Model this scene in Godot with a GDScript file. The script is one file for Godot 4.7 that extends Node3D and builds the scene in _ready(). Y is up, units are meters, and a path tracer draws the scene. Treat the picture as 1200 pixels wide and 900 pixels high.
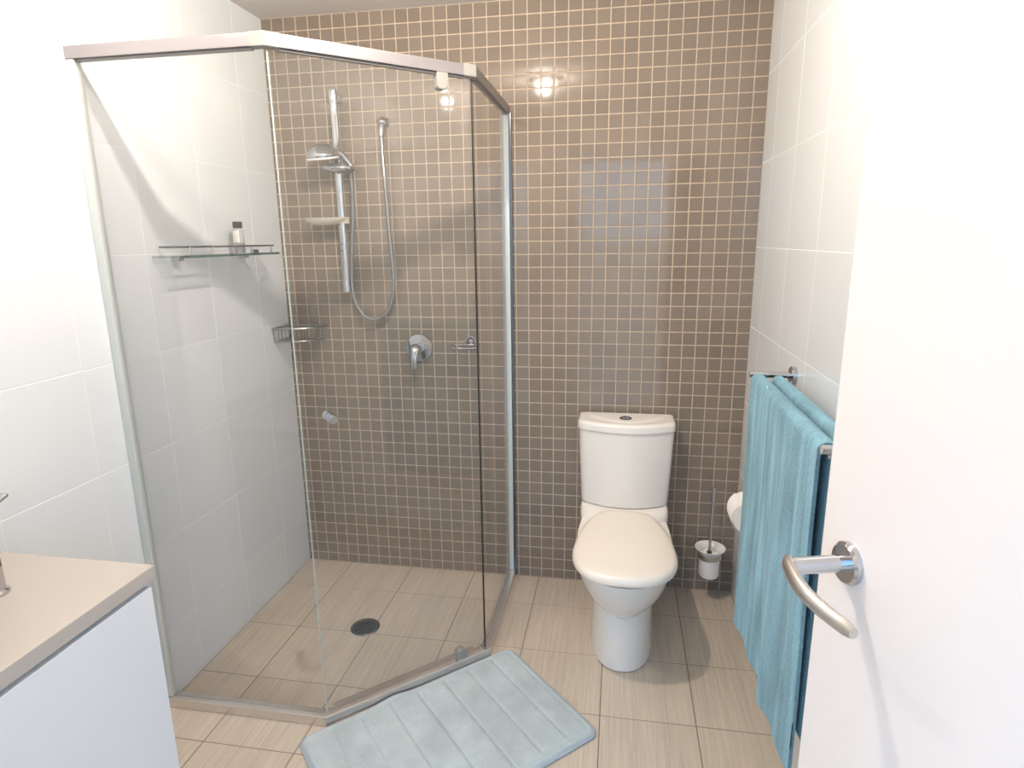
extends Node3D

const PITCH := 0.05
const WALL_LEFT := -1.043
const WALL_RIGHT := 0.8475
const FRONT := 2.475
const CEIL := 2.291

var rng := RandomNumberGenerator.new()
var taken := {}
var M := {}


# ---------------------------------------------------------------- mesh building
class Shape:
	var v := PackedVector3Array()
	var c := PackedColorArray()
	var tint := Color.WHITE
	var at := Transform3D.IDENTITY

	func tri(a: Vector3, b: Vector3, d: Vector3) -> void:
		v.append(at * a); v.append(at * b); v.append(at * d)
		c.append(tint); c.append(tint); c.append(tint)

	func quad(a: Vector3, b: Vector3, d: Vector3, e: Vector3) -> void:
		tri(a, b, d); tri(a, d, e)

	func loft(rings: Array, cap_first := true, cap_last := true, closed := true) -> Shape:
		for k in rings.size() - 1:
			var r0: PackedVector3Array = rings[k]
			var r1: PackedVector3Array = rings[k + 1]
			var n := r0.size()
			for i in (n if closed else n - 1):
				var j := (i + 1) % n
				quad(r0[i], r0[j], r1[j], r1[i])
		if cap_first:
			fan(rings[0], true)
		if cap_last:
			fan(rings[rings.size() - 1], false)
		return self

	func fan(r: PackedVector3Array, back: bool) -> void:
		var m := Vector3.ZERO
		for q in r:
			m += q
		m /= r.size()
		for i in r.size():
			var j := (i + 1) % r.size()
			if back:
				tri(m, r[j], r[i])
			else:
				tri(m, r[i], r[j])

	# rounded box: centre, size, bevel
	func box(o: Vector3, s: Vector3, b := 0.002, seg := 2) -> Shape:
		b = minf(b, minf(s.x, minf(s.y, s.z)) * 0.45)
		var rings := []
		for k in [[-1, 1.0], [-1, 0.3], [-1, 0.0], [1, 0.0], [1, 0.3], [1, 1.0]]:
			var lift: float = 0.0 if k[1] == 1.0 else (0.3 if k[1] == 0.3 else 1.0)
			rings.append(Shape.rrect(s.x - 2.0 * b * float(k[1]), s.z - 2.0 * b * float(k[1]), b, seg, o + Vector3(0, float(k[0]) * (s.y / 2.0 - b * lift), 0)))
		return loft(rings)

	static func rrect(w: float, d: float, r: float, seg: int, o: Vector3) -> PackedVector3Array:
		var out := PackedVector3Array()
		r = clampf(r, 0.00005, minf(w, d) * 0.499)
		for q in 4:
			var cx := (w / 2.0 - r) * (1.0 if q in [0, 3] else -1.0)
			var cz := (d / 2.0 - r) * (1.0 if q in [0, 1] else -1.0)
			for i in seg + 1:
				var a := PI / 2.0 * (q + float(i) / seg)
				out.append(o + Vector3(cx + cos(a) * r, 0, cz + sin(a) * r))
		return out

	static func circle(r: float, y: float, n: int, rx := 1.0, rz := 1.0) -> PackedVector3Array:
		var out := PackedVector3Array()
		for i in n:
			var a := TAU * i / n
			out.append(Vector3(cos(a) * r * rx, y, sin(a) * r * rz))
		return out

	# profile of [radius, height] about y
	func lathe(profile: Array, n := 32, cap_first := true, cap_last := true, rx := 1.0, rz := 1.0) -> Shape:
		var rings := []
		for q in profile:
			rings.append(Shape.circle(maxf(q[0], 0.00002), q[1], n, rx, rz))
		return loft(rings, cap_first, cap_last)

	func tube(path: PackedVector3Array, r: Variant, n := 10, cap := true, looped := false) -> Shape:
		var rings := []
		var count := path.size()
		var t0 := (path[1] - path[0]).normalized()
		var u := t0.cross(Vector3.UP)
		if u.length() < 0.1:
			u = t0.cross(Vector3.RIGHT)
		u = u.normalized()
		for k in count:
			var t: Vector3
			if looped:
				t = path[(k + 1) % count] - path[(k + count - 1) % count]
			else:
				t = path[mini(k + 1, count - 1)] - path[maxi(k - 1, 0)]
			t = t.normalized()
			u = (u - t * t.dot(u)).normalized()
			var w := t.cross(u)
			var rad: float = r[k] if r is Array or r is PackedFloat32Array else r
			var ring := PackedVector3Array()
			for i in n:
				var a := TAU * i / n
				ring.append(path[k] + (u * cos(a) + w * sin(a)) * rad)
			rings.append(ring)
		if looped:
			rings.append(rings[0])
			return loft(rings, false, false)
		return loft(rings, cap, cap)

	# straight bar of a rounded rectangular section, upright
	func bar(a: Vector3, b: Vector3, w: float, h: float, bevel := 0.002) -> Shape:
		var t := (b - a).normalized()
		var up := Vector3.UP if absf(t.y) < 0.9 else Vector3.BACK
		var side := t.cross(up).normalized()
		up = side.cross(t).normalized()
		var keep := at
		at = at * Transform3D(Basis(side, t, up), (a + b) / 2.0)
		box(Vector3.ZERO, Vector3(w, a.distance_to(b), h), bevel)
		at = keep
		return self

	# a flat outline in x,z raised from y0 to y1
	func slab(outline: PackedVector2Array, y0: float, y1: float, bevel := 0.002) -> Shape:
		var tris := Geometry2D.triangulate_polygon(outline)
		var n := outline.size()
		var inner := PackedVector2Array()
		var area := 0.0
		for i in n:
			area += outline[i].cross(outline[(i + 1) % n])
		for i in n:
			var d0 := (outline[i] - outline[(i + n - 1) % n]).normalized()
			var d1 := (outline[(i + 1) % n] - outline[i]).normalized()
			var nn := (Vector2(-d0.y, d0.x) + Vector2(-d1.y, d1.x)) * signf(area)
			nn = nn.normalized() / maxf(0.4, nn.length() / 2.0)
			inner.append(outline[i] + nn * bevel)
		var lo := []
		for q in [[inner, y0], [outline, y0 + bevel], [outline, y1 - bevel], [inner, y1]]:
			var ring := PackedVector3Array()
			for p2 in q[0]:
				ring.append(Vector3(p2.x, q[1], p2.y))
			lo.append(ring)
		loft(lo, false, false)
		for i in range(0, tris.size(), 3):
			tri(lo[3][tris[i]], lo[3][tris[i + 1]], lo[3][tris[i + 2]])
			tri(lo[0][tris[i]], lo[0][tris[i + 2]], lo[0][tris[i + 1]])
		return self

	func mesh(material: Material, shift := Vector3.ZERO, smooth := 42.0) -> ArrayMesh:
		var n := v.size()
		var mid := Vector3.ZERO
		for q in v:
			mid += q
		mid /= maxi(n, 1)
		# each face keeps its neighbours' sense: make the whole clockwise when seen from outside
		var vol := 0.0
		for i in range(0, n, 3):
			vol += (v[i] - mid).dot((v[i + 1] - mid).cross(v[i + 2] - mid))
		var fn := PackedVector3Array()
		if vol > 0.0:
			for i in range(0, n, 3):
				var k := v[i + 1]; v[i + 1] = v[i + 2]; v[i + 2] = k
				var kc := c[i + 1]; c[i + 1] = c[i + 2]; c[i + 2] = kc
		var near := {}
		for i in range(0, n, 3):
			var a := (v[i + 2] - v[i]).cross(v[i + 1] - v[i])
			fn.append(a)
			for k in 3:
				var key := Vector3i((v[i + k] * 50000.0).round())
				if not near.has(key):
					near[key] = PackedInt32Array()
				near[key].append(i / 3)
		var normals := PackedVector3Array()
		normals.resize(n)
		var limit := cos(deg_to_rad(smooth))
		for i in range(0, n, 3):
			var own := fn[i / 3]
			var o1 := own.normalized()
			for k in 3:
				var s := Vector3.ZERO
				for f in near[Vector3i((v[i + k] * 50000.0).round())]:
					if fn[f].normalized().dot(o1) > limit:
						s += fn[f]
				normals[i + k] = s.normalized() if s.length() > 1e-14 else (o1 if o1.length() > 0.5 else Vector3.UP)
		var out := PackedVector3Array()
		for q in v:
			out.append(q + shift)
		var arrays := []
		arrays.resize(Mesh.ARRAY_MAX)
		arrays[Mesh.ARRAY_VERTEX] = out
		arrays[Mesh.ARRAY_NORMAL] = normals
		arrays[Mesh.ARRAY_COLOR] = c
		var m := ArrayMesh.new()
		m.add_surface_from_arrays(Mesh.PRIMITIVE_TRIANGLES, arrays)
		m.surface_set_material(0, material)
		return m


func numbered(called: String) -> String:
	var k: int = taken.get(called, 0)
	taken[called] = k + 1
	return called if k == 0 else "%s_%03d" % [called, k]


func tag(o: Node, label: String, category: String, group := "") -> void:
	o.set_meta("label", label)
	o.set_meta("category", category)
	if group != "":
		o.set_meta("group", group)


func thing(called: String, label: String, category: String, at: Vector3, group := "") -> Node3D:
	var o := Node3D.new()
	o.name = numbered(called)
	o.position = at
	add_child(o, true)
	o.set_meta("base", at)
	tag(o, label, category, group)
	return o


func base_of(o: Node) -> Vector3:
	return o.get_meta("base") if o.has_meta("base") else Vector3.ZERO


# one mesh under a thing or a part; the shape is given in the room's axes
func part(owner_node: Node3D, called: String, s: Shape, material: Material, label := "", smooth := 42.0) -> MeshInstance3D:
	var o := MeshInstance3D.new()
	o.name = called
	o.mesh = s.mesh(material, -base_of(owner_node), smooth)
	owner_node.add_child(o, true)
	o.set_meta("base", base_of(owner_node))
	if label != "":
		o.set_meta("label", label)
	return o


# a thing of a single mesh
func single(called: String, s: Shape, material: Material, label: String, category: String, at: Vector3, group := "") -> MeshInstance3D:
	var o := MeshInstance3D.new()
	o.name = numbered(called)
	o.mesh = s.mesh(material, -at)
	o.position = at
	add_child(o, true)
	o.set_meta("base", at)
	tag(o, label, category, group)
	return o


func structure(called: String, s: Shape, material: Material) -> MeshInstance3D:
	var o := MeshInstance3D.new()
	o.name = called
	o.mesh = s.mesh(material)
	add_child(o, true)
	o.set_meta("kind", "structure")
	return o


func mat(color: Color, rough := 0.5, metal := 0.0) -> StandardMaterial3D:
	var m := StandardMaterial3D.new()
	m.albedo_color = color
	m.roughness = rough
	m.metallic = metal
	m.metallic_specular = 0.5
	return m


func textured(m: StandardMaterial3D, tex: Texture2D, scale_: float, relief: Texture2D = null, depth := 0.1) -> StandardMaterial3D:
	if tex:
		m.albedo_texture = tex
	if relief:
		m.heightmap_enabled = true
		m.heightmap_texture = relief
		m.heightmap_scale = depth
	m.uv1_triplanar = true
	m.uv1_world_triplanar = true
	m.uv1_scale = Vector3.ONE * scale_
	return m


# grey noise picture; fx, fy: cells across and down (it repeats), light..dark range
func noise_image(w: int, h: int, layers: Array, low: float, high: float, sd: int) -> ImageTexture:
	var g := RandomNumberGenerator.new()
	g.seed = sd
	var sum := PackedFloat32Array()
	sum.resize(w * h)
	for l in layers:
		var nx: int = l[0]
		var ny: int = l[1]
		var amp: float = l[2]
		var cell := PackedFloat32Array()
		for i in nx * ny:
			cell.append(g.randf())
		for y in h:
			var fy := float(y) / h * ny
			var y0 := int(fy)
			var ty := smoothstep(0.0, 1.0, fy - y0)
			for x in w:
				var fx := float(x) / w * nx
				var x0 := int(fx)
				var tx := smoothstep(0.0, 1.0, fx - x0)
				var x1 := (x0 + 1) % nx
				var r0 := (y0 % ny) * nx
				var r1 := ((y0 + 1) % ny) * nx
				sum[y * w + x] += amp * lerpf(lerpf(cell[r0 + x0], cell[r0 + x1], tx), lerpf(cell[r1 + x0], cell[r1 + x1], tx), ty)
	var lo := 1e9
	var hi := -1e9
	for q in sum:
		lo = minf(lo, q); hi = maxf(hi, q)
	var im := Image.create(w, h, false, Image.FORMAT_RGB8)
	for y in h:
		for x in w:
			var k := lerpf(low, high, (sum[y * w + x] - lo) / (hi - lo))
			im.set_pixel(x, y, Color(k, k, k))
	return ImageTexture.create_from_image(im)


func materials() -> void:
	var streak := noise_image(512, 512, [[240, 5, 1.0], [90, 3, 0.8], [12, 2, 0.5], [256, 40, 0.35]], 0.86, 1.0, 3)
	M.floor_tile = textured(mat(Color("dccebb"), 0.42), streak, 1.7, streak, 0.02)
	M.floor_tile.vertex_color_use_as_albedo = true
	M.floor_grout = mat(Color("8d7c6c"), 0.9)
	M.mosaic = mat(Color("887c70"), 0.055)
	M.mosaic.vertex_color_use_as_albedo = true
	M.mosaic_grout = textured(mat(Color("c8b5a0"), 0.85), noise_image(128, 128, [[20, 20, 1.0], [60, 60, 0.7]], 0.9, 1.0, 4), 6.0)
	M.white_tile = mat(Color("e2e6e8"), 0.1)
	M.white_tile.vertex_color_use_as_albedo = true
	M.white_grout = mat(Color("eceeee"), 0.85)
	M.paint = mat(Color("e9e3de"), 0.8)
	M.ceramic = mat(Color("f1ece5"), 0.12)
	M.seat_plastic = mat(Color("f1e8dc"), 0.2)
	M.chrome = mat(Color("c6c7ca"), 0.08, 1.0)
	M.chrome_dark = mat(Color("6f6f72"), 0.2, 1.0)
	M.satin = mat(Color("cfc9c2"), 0.33, 1.0)
	M.rail = mat(Color("a09b9d"), 0.4, 0.8)
	M.sill = mat(Color("e0d9d2"), 0.24, 0.75)
	M.channel = mat(Color("d3d9d6"), 0.38, 0.3)
	M.connector = mat(Color("94918c"), 0.4)
	M.plastic_dark = mat(Color("2a2622"), 0.45)
	M.grey_plastic = mat(Color("7d7b79"), 0.4)
	M.wire = mat(Color("a4a3a0"), 0.28, 1.0)
	M.drain = mat(Color("4c4a4b"), 0.35, 0.6)
	M.rubber = mat(Color("232019"), 0.6)
	M.glass = mat(Color(0.30, 0.38, 0.30, 0.014), 0.0)
	M.glass.transparency = BaseMaterial3D.TRANSPARENCY_ALPHA
	M.glass_edge = mat(Color(0.35, 0.5, 0.45, 0.45), 0.1)
	M.glass_edge.transparency = BaseMaterial3D.TRANSPARENCY_ALPHA
	M.seal = mat(Color(0.78, 0.82, 0.8, 0.7), 0.2)
	M.seal.transparency = BaseMaterial3D.TRANSPARENCY_ALPHA
	M.shelf_glass = mat(Color(0.3, 0.5, 0.45, 0.16), 0.0)
	M.shelf_glass.transparency = BaseMaterial3D.TRANSPARENCY_ALPHA
	M.clear_plastic = mat(Color(0.92, 0.9, 0.84, 0.62), 0.2)
	M.clear_plastic.transparency = BaseMaterial3D.TRANSPARENCY_ALPHA
	M.frosted = mat(Color("f3f1ee"), 0.3)
	var terry := noise_image(512, 512, [[170, 170, 1.0], [256, 256, 0.7]], 0.0, 1.0, 7)
	var nap := noise_image(512, 512, [[26, 2, 1.0], [60, 5, 0.8], [14, 9, 0.5], [200, 200, 0.5]], 0.6, 1.0, 8)
	M.towel = textured(mat(Color("98cce0"), 0.95), nap, 1.6, terry, 0.25)
	M.towel.rim_enabled = true
	M.towel.rim = 0.6
	M.towel.rim_tint = 0.6
	var plush := noise_image(512, 512, [[7, 7, 1.0], [14, 14, 0.6], [30, 30, 0.4], [170, 170, 0.35]], 0.86, 1.0, 9)
	M.mat = textured(mat(Color("c4d1d4"), 0.95), plush, 2.0, terry, 0.12)
	M.mat.rim_enabled = true
	M.mat.rim = 0.5
	M.mat.rim_tint = 0.6
	M.mat_edge = mat(Color("aab4c0"), 0.9)
	M.paper = mat(Color("f6f2ee"), 0.9)
	M.door = mat(Color("efe6e0"), 0.35)
	M.cabinet = mat(Color("e4e6ea"), 0.3)
	M.counter = mat(Color("b9b2aa"), 0.25)
	M.label_white = mat(Color("eceae4"), 0.5)
	M.bottle = mat(Color(0.85, 0.85, 0.82, 0.35), 0.08)
	M.bottle.transparency = BaseMaterial3D.TRANSPARENCY_ALPHA
	M.liquid = mat(Color("4d4b48"), 0.3)
	M.bulb = mat(Color("fff1dc"), 0.3)
	M.bulb.emission_enabled = true
	M.bulb.emission = Color("ffe6c4")
	M.bulb.emission_energy_multiplier = 2.5


# ---------------------------------------------------------------- tiled surfaces
# a tile of w by h: face up the local z axis, rounded edges, a slight pillow
func tile_into(s: Shape, nrm: PackedVector3Array, x0: float, x1: float, y0: float, y1: float, frame: Transform3D, tilt: Vector2, thick: float, edge: float, bulge: float) -> void:
	var cx := (x0 + x1) / 2.0
	var cy := (y0 + y1) / 2.0
	var rings := []
	for q in [[0.0, -thick, 1.45], [0.0, -edge, 1.35], [edge * 0.3, -edge * 0.35, 0.75], [edge, 0.0, 0.0]]:
		var ring := []
		for k in [[-1, -1], [1, -1], [1, 1], [-1, 1]]:
			var px: float = cx + k[0] * ((x1 - x0) / 2.0 - q[0])
			var py: float = cy + k[1] * ((y1 - y0) / 2.0 - q[0])
			var pz: float = q[1] + (px - cx) * tilt.x + (py - cy) * tilt.y
			ring.append(Vector3(px, py, pz))
		rings.append(ring)
	var kk := [[-1, -1], [1, -1], [1, 1], [-1, 1]]
	var face := []
	for k in kk:
		face.append((frame.basis * Vector3(k[0] * bulge - tilt.x, k[1] * bulge - tilt.y, 1.0)).normalized())
	var put := func(a: Vector3, na: Vector3) -> void:
		s.v.append(frame * a); s.c.append(s.tint); nrm.append(na)
	for t in [[0, 2, 1], [0, 3, 2]]:
		for i in t:
			put.call(rings[3][i], face[i])
	var angles := [1.45, 1.35, 0.75, 0.0]
	for r in 3:
		for i in 4:
			var j := (i + 1) % 4
			var dir: Vector3 = [Vector3(0, -1, 0), Vector3(1, 0, 0), Vector3(0, 1, 0), Vector3(-1, 0, 0)][i]
			var n0: Vector3 = (frame.basis * (dir * sin(angles[r]) + Vector3(0, 0, cos(angles[r])))).normalized()
			var n1: Vector3 = (frame.basis * (dir * sin(angles[r + 1]) + Vector3(0, 0, cos(angles[r + 1])))).normalized()
			for q in [[r, i, 0], [r + 1, j, 1], [r, j, 0], [r, i, 0], [r + 1, i, 1], [r + 1, j, 1]]:
				put.call(rings[q[0]][q[1]], n1 if q[2] == 1 else n0)


func tile_mesh(s: Shape, nrm: PackedVector3Array, material: Material) -> ArrayMesh:
	var arrays := []
	arrays.resize(Mesh.ARRAY_MAX)
	arrays[Mesh.ARRAY_VERTEX] = s.v
	arrays[Mesh.ARRAY_NORMAL] = nrm
	arrays[Mesh.ARRAY_COLOR] = s.c
	var m := ArrayMesh.new()
	m.add_surface_from_arrays(Mesh.PRIMITIVE_TRIANGLES, arrays)
	m.surface_set_material(0, material)
	return m


func put_tile(wall: Node3D, called: String, m: ArrayMesh, t: Transform3D) -> MeshInstance3D:
	var o := MeshInstance3D.new()
	o.name = called
	o.mesh = m
	o.transform = t
	wall.add_child(o, true)
	return o


func mosaic_wall() -> void:
	var back := Shape.new()
	back.box(Vector3((WALL_LEFT + WALL_RIGHT) / 2.0, CEIL / 2.0, -0.0512), Vector3(WALL_RIGHT - WALL_LEFT + 0.2, CEIL + 0.2, 0.1), 0.001)
	var wall := structure("wall_back", back, M.mosaic_grout)
	var gap := 0.00175
	var list := []
	for col in range(-21, 18):
		for row in range(0, 47):
			var x0 := maxf(col * PITCH + gap, WALL_LEFT + 0.001)
			var x1 := minf((col + 1) * PITCH - gap, WALL_RIGHT - 0.001)
			var y0 := maxf(0.041 + (row - 1) * PITCH + gap, 0.0015)
			var y1 := minf(0.041 + row * PITCH - gap, CEIL - 0.001)
			if x1 - x0 < 0.01 or y1 - y0 < 0.01:
				continue
			list.append([x0, x1, y0, y1])
	# the nearest tiles that stand clear of the toilet are parts of their own
	var eye := Vector3(0.357, 1.4444, 2.4654)
	for t in list:
		var p := Vector3((t[0] + t[1]) / 2.0, (t[2] + t[3]) / 2.0, 0)
		var d := p.distance_to(eye)
		var size: float = (t[1] - t[0]) * (t[3] - t[2]) * (eye.z / d) / (d * d)
		if p.x > 0.19 and p.x < 0.6 and p.y < 0.79:
			size = 0.0
		t.append(size)
	list.sort_custom(func(a: Array, b: Array) -> bool: return a[4] > b[4])
	var tones := [0.90, 0.95, 1.0, 0.93, 0.97]
	var variants := {}
	var rest := Shape.new()
	var rest_n := PackedVector3Array()
	for i in list.size():
		var t: Array = list[i]
		var w: float = t[1] - t[0]
		var h: float = t[3] - t[2]
		var tone: float = tones[rng.randi() % 5]
		var tilt := Vector2(rng.randfn(0, 0.0022), rng.randfn(0, 0.0022))
		var mid := Vector3((t[0] + t[1]) / 2.0, (t[2] + t[3]) / 2.0, 0)
		if i < 300:
			var kind := rng.randi() % 8
			var key := "%d_%d_%d" % [int(w * 1e5), int(h * 1e5), kind]
			if not variants.has(key):
				var s := Shape.new()
				s.tint = Color(tones[kind % 5], tones[kind % 5], tones[kind % 5])
				var nn := PackedVector3Array()
				tile_into(s, nn, -w / 2, w / 2, -h / 2, h / 2, Transform3D.IDENTITY, tilt, 0.004, 0.0018, 0.006)
				variants[key] = tile_mesh(s, nn, M.mosaic)
			put_tile(wall, "tile", variants[key], Transform3D(Basis.IDENTITY, mid))
		else:
			rest.tint = Color(tone, tone, tone)
			tile_into(rest, rest_n, -w / 2, w / 2, -h / 2, h / 2, Transform3D(Basis.IDENTITY, mid), tilt, 0.004, 0.0018, 0.006)
	var far := put_tile(wall, "mosaic_tiles", tile_mesh(rest, rest_n, M.mosaic), Transform3D.IDENTITY)
	far.set_meta("kind", "stuff")


# tiles on a plane: frame turns local x,y,z into the room; lines are the joints
func tile_field(wall: Node3D, called: String, xs: Array, ys: Array, frame: Transform3D, gap: float, edge: float, material: Material, bulge: float, wobble: float) -> void:
	for i in xs.size() - 1:
		for j in ys.size() - 1:
			var w: float = xs[i + 1] - xs[i] - gap
			var h: float = ys[j + 1] - ys[j] - gap
			var s := Shape.new()
			var k := 1.0 - 0.05 * rng.randf()
			s.tint = Color(k, k, k)
			var nn := PackedVector3Array()
			tile_into(s, nn, -w / 2, w / 2, -h / 2, h / 2, Transform3D.IDENTITY, Vector2(rng.randfn(0, wobble), rng.randfn(0, wobble)), 0.006, edge, bulge)
			put_tile(wall, called, tile_mesh(s, nn, material), frame * Transform3D(Basis.IDENTITY, Vector3((xs[i] + xs[i + 1]) / 2.0, (ys[j] + ys[j + 1]) / 2.0, 0)))


func room() -> void:
	mosaic_wall()
	# floor: 290 mm tiles, a cut row along the back wall
	var s := Shape.new()
	s.box(Vector3((WALL_LEFT + WALL_RIGHT) / 2.0, -0.0512, 1.25), Vector3(2.1, 0.1, 2.7), 0.001)
	var floor_ := structure("floor", s, M.floor_grout)
	var xs := [WALL_LEFT]
	for k in range(-3, 3):
		xs.append(0.04 + 0.2905 * k)
	xs.append(WALL_RIGHT)
	var zs := [0.0]
	for k in 8:
		zs.append(0.212 + 0.2875 * k)
	zs.append(FRONT)
	# local x -> room x, local y -> room -z, local z -> up
	var ys := []
	for k in range(zs.size() - 1, -1, -1):
		ys.append(-zs[k])
	tile_field(floor_, "floor_tile", xs, ys, Transform3D(Basis(Vector3.RIGHT, Vector3.FORWARD, Vector3.UP), Vector3.ZERO), 0.0032, 0.0012, M.floor_tile, 0.0, 0.0006)
	# left and right walls of white tiles
	s = Shape.new()
	s.box(Vector3(WALL_LEFT - 0.0508, CEIL / 2.0, 1.25), Vector3(0.1, CEIL + 0.2, 2.7), 0.001)
	var left := structure("wall_left", s, M.white_grout)
	var rows := [0.0]
	for k in 7:
		rows.append(0.231 + 0.2965 * k)
	rows.append(CEIL)
	var cols := [0.0]
	for k in 8:
		cols.append(0.2 + 0.2875 * k)
	cols.append(FRONT)
	var lc := []
	for k in range(cols.size() - 1, -1, -1):
		lc.append(-cols[k])
	tile_field(left, "wall_tile", lc, rows, Transform3D(Basis(Vector3.FORWARD, Vector3.UP, Vector3.RIGHT), Vector3(WALL_LEFT, 0, 0)), 0.0022, 0.0012, M.white_tile, 0.0012, 0.0008)
	s = Shape.new()
	s.box(Vector3(WALL_RIGHT + 0.0508, CEIL / 2.0, 1.25), Vector3(0.1, CEIL + 0.2, 2.7), 0.001)
	var right := structure("wall_right", s, M.white_grout)
	rows = [0.0]
	for k in 7:
		rows.append(0.24 + 0.2925 * k)
	rows.append(CEIL)
	cols = [0.0]
	for k in 8:
		cols.append(0.155 + 0.29 * k)
	cols.append(FRONT)
	tile_field(right, "wall_tile", cols, rows, Transform3D(Basis(Vector3.BACK, Vector3.UP, Vector3.LEFT), Vector3(WALL_RIGHT, 0, 0)), 0.0022, 0.0012, M.white_tile, 0.0012, 0.0008)
	s = Shape.new()
	s.box(Vector3(-0.1, CEIL + 0.05, 1.25), Vector3(2.1, 0.1, 2.7), 0.001)
	structure("ceiling", s, M.paint)
	# front wall with the doorway the camera stands in
	s = Shape.new()
	s.box(Vector3((-1.15 + 0.03) / 2.0, CEIL / 2.0, FRONT + 0.05), Vector3(1.18, CEIL + 0.2, 0.1), 0.001)
	s.box(Vector3((0.83 + 0.96) / 2.0, CEIL / 2.0, FRONT + 0.05), Vector3(0.13, CEIL + 0.2, 0.1), 0.001)
	s.box(Vector3(0.43, (2.03 + CEIL + 0.1) / 2.0, FRONT + 0.05), Vector3(0.8, CEIL + 0.1 - 2.03, 0.1), 0.001)
	structure("wall_front", s, M.paint)
	s = Shape.new()
	for x in [0.005, 0.838]:
		s.box(Vector3(x, 1.02, FRONT - 0.007), Vector3(0.05 if x < 0.5 else 0.016, 2.04, 0.014), 0.003)
	s.box(Vector3(0.43, 2.055, FRONT - 0.007), Vector3(0.83, 0.05, 0.014), 0.003)
	structure("trim_1", s, M.door)


func door_leaf() -> void:
	var hinge := Vector2(0.815, 2.455)
	var free := Vector2(0.622, 1.672)
	var d := (free - hinge).normalized()
	var n := Vector2(d.y, -d.x)   # towards the room
	if n.x > 0:
		n = -n
	var root := Node3D.new()
	root.name = "door_1"
	root.position = Vector3(hinge.x, 0, hinge.y)
	add_child(root, true)
	root.set_meta("kind", "structure")
	root.set_meta("base", root.position)
	var w := free.distance_to(hinge)
	var b := Basis(Vector3(d.x, 0, d.y), Vector3.UP, Vector3(d.x, 0, d.y).cross(Vector3.UP))
	var inward := Vector3(n.x, 0, n.y)
	var at := Vector3(hinge.x, 0, hinge.y)
	var s := Shape.new()
	var c := at + Vector3(d.x, 0, d.y) * w / 2.0 - inward * 0.018
	s.at = Transform3D(b, c + Vector3(0, 1.012, 0))
	s.box(Vector3.ZERO, Vector3(w, 2.0, 0.036), 0.002)
	part(root, "door_leaf", s, M.door)
	var along := -Vector3(d.x, 0, d.y)
	var foot := at + Vector3(d.x, 0, d.y) * (w - 0.06) + Vector3(0, 1.064, 0)
	s = Shape.new()
	s.at = Transform3D(Basis(along, inward, along.cross(inward)), foot)
	s.lathe([[0.0, 0.0], [0.026, 0.0], [0.026, 0.006], [0.023, 0.009], [0.012, 0.0095], [0.0, 0.0095]], 28, false, false)
	s.lathe([[0.0105, 0.006], [0.0105, 0.072]], 16)
	var h := part(root, "door_handle", s, M.chrome, "chrome lever handle on white door")
	# the lever: an oval bar that leaves the neck and runs back along the leaf with a slight bow
	s = Shape.new()
	var rings := []
	for k in 17:
		var t := k / 16.0
		var o := foot + inward * (0.072 + 0.012 * sin(t * PI)) + along * (-0.012 + 0.135 * t) + Vector3(0, -0.006 * t, 0)
		var hh := lerpf(0.0115, 0.0085, t) * (0.75 if k == 0 or k == 16 else 1.0)
		var ww := lerpf(0.008, 0.0065, t) * (0.75 if k == 0 or k == 16 else 1.0)
		var ring := PackedVector3Array()
		for i in 14:
			var a := TAU * i / 14
			ring.append(o + Vector3.UP * cos(a) * hh + inward * sin(a) * ww)
		rings.append(ring)
	s.loft(rings)
	part(h, "lever", s, M.satin)


# ---------------------------------------------------------------- shower
func along(a: Vector3, b: Vector3, d: float) -> Vector3:
	return a + (b - a).normalized() * d


func pane(o: Node3D, called: String, a: Vector3, b: Vector3, y0: float, y1: float, thick := 0.006, edge := true) -> MeshInstance3D:
	var s := Shape.new()
	var t := (b - a).normalized()
	var w := a.distance_to(b)
	s.at = Transform3D(Basis(t, Vector3.UP, t.cross(Vector3.UP)), (a + b) / 2.0 + Vector3(0, (y0 + y1) / 2.0, 0))
	s.box(Vector3.ZERO, Vector3(w, y1 - y0, thick), 0.0006, 1)
	return part(o, called, s, M.glass)


func corner_piece(s: Shape, p: Vector3, a: Vector3, b: Vector3, reach: float, w: float, y0: float, y1: float) -> void:
	# an elbow of width w from a over p to b, reach along each leg
	var u := (a - p).normalized()
	var v := (b - p).normalized()
	var nu := Vector2(-u.z, u.x)
	var nv := Vector2(v.z, -v.x)
	var q := Vector2(p.x, p.z)
	var u2 := Vector2(u.x, u.z)
	var v2 := Vector2(v.x, v.z)
	var m := (nu + nv).normalized() * (w / 2.0) / cos(nu.angle_to(nv) / 2.0)
	s.slab(PackedVector2Array([q + u2 * reach + nu * w / 2.0, q + m, q + v2 * reach + nv * w / 2.0, q + v2 * reach - nv * w / 2.0, q - m, q + u2 * reach - nu * w / 2.0]), y0, y1, 0.0015)


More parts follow.
